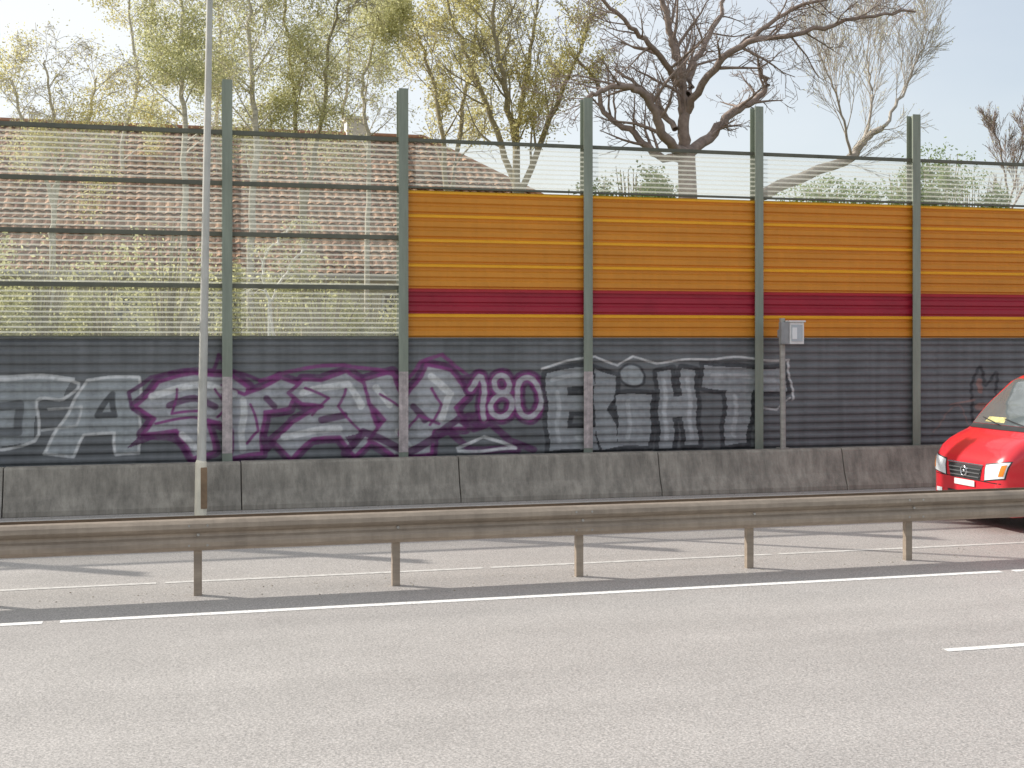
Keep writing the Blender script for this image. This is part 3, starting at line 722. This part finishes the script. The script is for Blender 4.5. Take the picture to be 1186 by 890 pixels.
drape('quarter_window',[(.98,1.48),(1.18,1.48),(1.44,1.92),(1.40,1.92)],'S',M_gls,6,6,.006,True)
drape('door_gap_front',[(1.20,.8),(1.215,.8),(1.215,1.46),(1.20,1.46)],'S',M_seam,1,10,.003,True)
drape('door_gap_rear',[(2.13,.4),(2.145,.4),(2.145,2.15),(2.13,2.15)],'S',M_seam,1,14,.003,True)
drape('slide_door_gap',[(3.4,.4),(3.415,.4),(3.415,2.2),(3.4,2.2)],'S',M_seam,1,14,.003,True)
drape('slide_rail',[(3.42,1.28),(5.5,1.28),(5.5,1.31),(3.42,1.31)],'S',M_seam,12,1,.004,True)
drape('side_moulding',[(1.45,.60),(4.25,.60),(4.25,.70),(1.45,.70)],'S',M_blk,14,2,.014,True)
drape('door_handle',[(1.95,1.18),(2.09,1.18),(2.09,1.22),(1.95,1.22)],'S',M_blk,3,2,.03,True)
drape('rear_window',[(-.62,1.45),(.62,1.45),(.58,2.0),(-.58,2.0)],'B',M_gls,12,8,.006)
drape('tail_lamp',[(.78,.85),(.90,.85),(.88,1.35),(.76,1.35)],'B',M_tail,4,8,.012,True)
drape('rear_bumper',[(-.85,.44),(.85,.44),(.86,.62),(-.86,.62)],'B',M_blk,20,3,.015)
mb=MB()
for s in (-1,1):
    for X in (1.02,4.68):
        yo=.975*s
        prf_=[(.0,.20),(.0,.30),(.03,.34),(.10,.35),(.19,.345),(.24,.30),(.24,.18)]
        N_=32; vs=[];fs=[]
        for k in range(N_):
            a=2*math.pi*k/N_
            for (dy,rr_) in prf_: vs.append((X+rr_*math.cos(a),yo-dy*s,.355+rr_*math.sin(a)))
        m_=len(prf_)
        for k in range(N_):
            for q in range(m_-1): fs.append((k*m_+q,((k+1)%N_)*m_+q,((k+1)%N_)*m_+q+1,k*m_+q+1))
        mb.add(vs,fs,0)
        mb.tube([Vector((X,yo-.02*s,.355)),Vector((X,yo-.05*s,.355))],[.215,.215],28,1,cap=True)
        mb.tube([Vector((X,yo-.0*s,.355)),Vector((X,yo-.03*s,.355))],[.06,.07],14,1,cap=True)
        for k in range(8):
            a=2*math.pi*k/8; c_=Vector((math.cos(a),0,math.sin(a)))
            mb.tube([Vector((X,yo-.012*s,.355))+c_*.06,Vector((X,yo-.015*s,.355))+c_*.2],[.022,.016],5,1)
mb.obj('wheels',[M_tyre,M_rim],van,smooth=False)
mb=MB(); mb.box(.5,5.3,-.6,.6,.2,.27); mb.obj('underbody',M_blk,van)
mb=MB()
for s in (-1,1):
    mb.tube([Vector((1.42,.93*s,1.55)),Vector((1.36,1.06*s,1.60))],[.03,.03],8,0,cap=True)
    mb.tube([Vector((1.36,1.10*s,1.46)),Vector((1.36,1.105*s,1.50)),Vector((1.36,1.11*s,1.76)),Vector((1.36,1.10*s,1.82))],[.06,.095,.095,.05],12,0,cap=True)
mb.obj('mirrors',M_blk,van,smooth=True)
mb=MB()
for y0,y1 in ((-.55,.05),(.1,.62)):
    pts=[]
    for t in range(7):
        y=y0+(y1-y0)*t/6; h_,n_,_,_=bvh.ray_cast(Vector((-2,y,1.55+.09*t/6)),Vector((1,0,0))); pts.append(h_+Vector((-.03,0,.02)))
    mb.tube(pts,[.009]*7,5)
mb.obj('wipers',M_blk,van)
drape('dashboard_papers',[(.05,1.59),(.55,1.59),(.52,1.67),(.08,1.67)],'F',mat('papers',(.55,.5,.2),.7,var=.5,scale=9),8,3,.0075)

# ---------------------------------------------------------------- light, sky, camera
sd=Vector((math.sin(SUN_AZ)*math.cos(SUN_EL),math.cos(SUN_AZ)*math.cos(SUN_EL),math.sin(SUN_EL)))
w=bpy.data.worlds.new('World'); scene.world=w; w.use_nodes=True; nt=w.node_tree; N=nt.nodes; L=nt.links
bg=N['Background']; sk=N.new('ShaderNodeTexSky'); sk.sky_type='NISHITA'; sk.sun_disc=False
sk.sun_elevation=SUN_EL; sk.sun_rotation=SUN_AZ%(2*math.pi); sk.air_density=1.0; sk.dust_density=1.5; sk.ozone_density=1.0
# cloud-like white mix added to brighten sky and ambient light, stronger towards the sun
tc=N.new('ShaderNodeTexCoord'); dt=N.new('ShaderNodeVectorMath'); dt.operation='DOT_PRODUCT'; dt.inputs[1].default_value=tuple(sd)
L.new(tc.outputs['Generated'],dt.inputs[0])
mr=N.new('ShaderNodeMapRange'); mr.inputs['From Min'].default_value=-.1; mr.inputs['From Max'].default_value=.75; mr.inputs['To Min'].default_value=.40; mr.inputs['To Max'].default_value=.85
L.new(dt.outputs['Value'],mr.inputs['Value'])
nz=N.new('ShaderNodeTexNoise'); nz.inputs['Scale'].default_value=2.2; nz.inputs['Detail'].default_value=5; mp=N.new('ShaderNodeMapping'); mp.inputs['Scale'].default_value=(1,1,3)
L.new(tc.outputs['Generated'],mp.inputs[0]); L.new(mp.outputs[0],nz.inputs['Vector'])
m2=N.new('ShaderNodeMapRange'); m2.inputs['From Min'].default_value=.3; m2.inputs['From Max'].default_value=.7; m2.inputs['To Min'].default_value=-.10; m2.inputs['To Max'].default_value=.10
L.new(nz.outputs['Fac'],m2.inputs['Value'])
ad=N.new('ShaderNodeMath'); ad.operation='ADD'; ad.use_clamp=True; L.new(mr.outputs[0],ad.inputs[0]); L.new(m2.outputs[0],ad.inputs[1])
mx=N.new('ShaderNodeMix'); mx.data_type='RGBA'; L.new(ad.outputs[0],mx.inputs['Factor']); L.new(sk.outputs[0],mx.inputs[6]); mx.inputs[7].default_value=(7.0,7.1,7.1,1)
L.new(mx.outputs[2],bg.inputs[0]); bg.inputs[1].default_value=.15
ld=bpy.data.lights.new('sun','SUN'); ld.energy=5; ld.angle=math.radians(.5); ld.color=(1,.95,.87)
lo=bpy.data.objects.new('sun',ld); link(lo); lo.rotation_euler=sd.to_track_quat('Z','Y').to_euler(); lo.location=(-20,40,40)
cd=bpy.data.cameras.new('camera'); cam=bpy.data.objects.new('camera',cd); link(cam)
cam.location=(0,0,H); cam.rotation_euler=(math.radians(90),0,-A)
cd.sensor_width=36; cd.lens=36*F/1186; cd.shift_y=-(445-394)/1186; cd.clip_end=4000
scene.camera=cam
scene.view_settings.view_transform='Standard'; scene.view_settings.look='None'; scene.view_settings.exposure=0
print('faces',sum(len(o.data.polygons) for o in scene.objects if o.type=='MESH'))
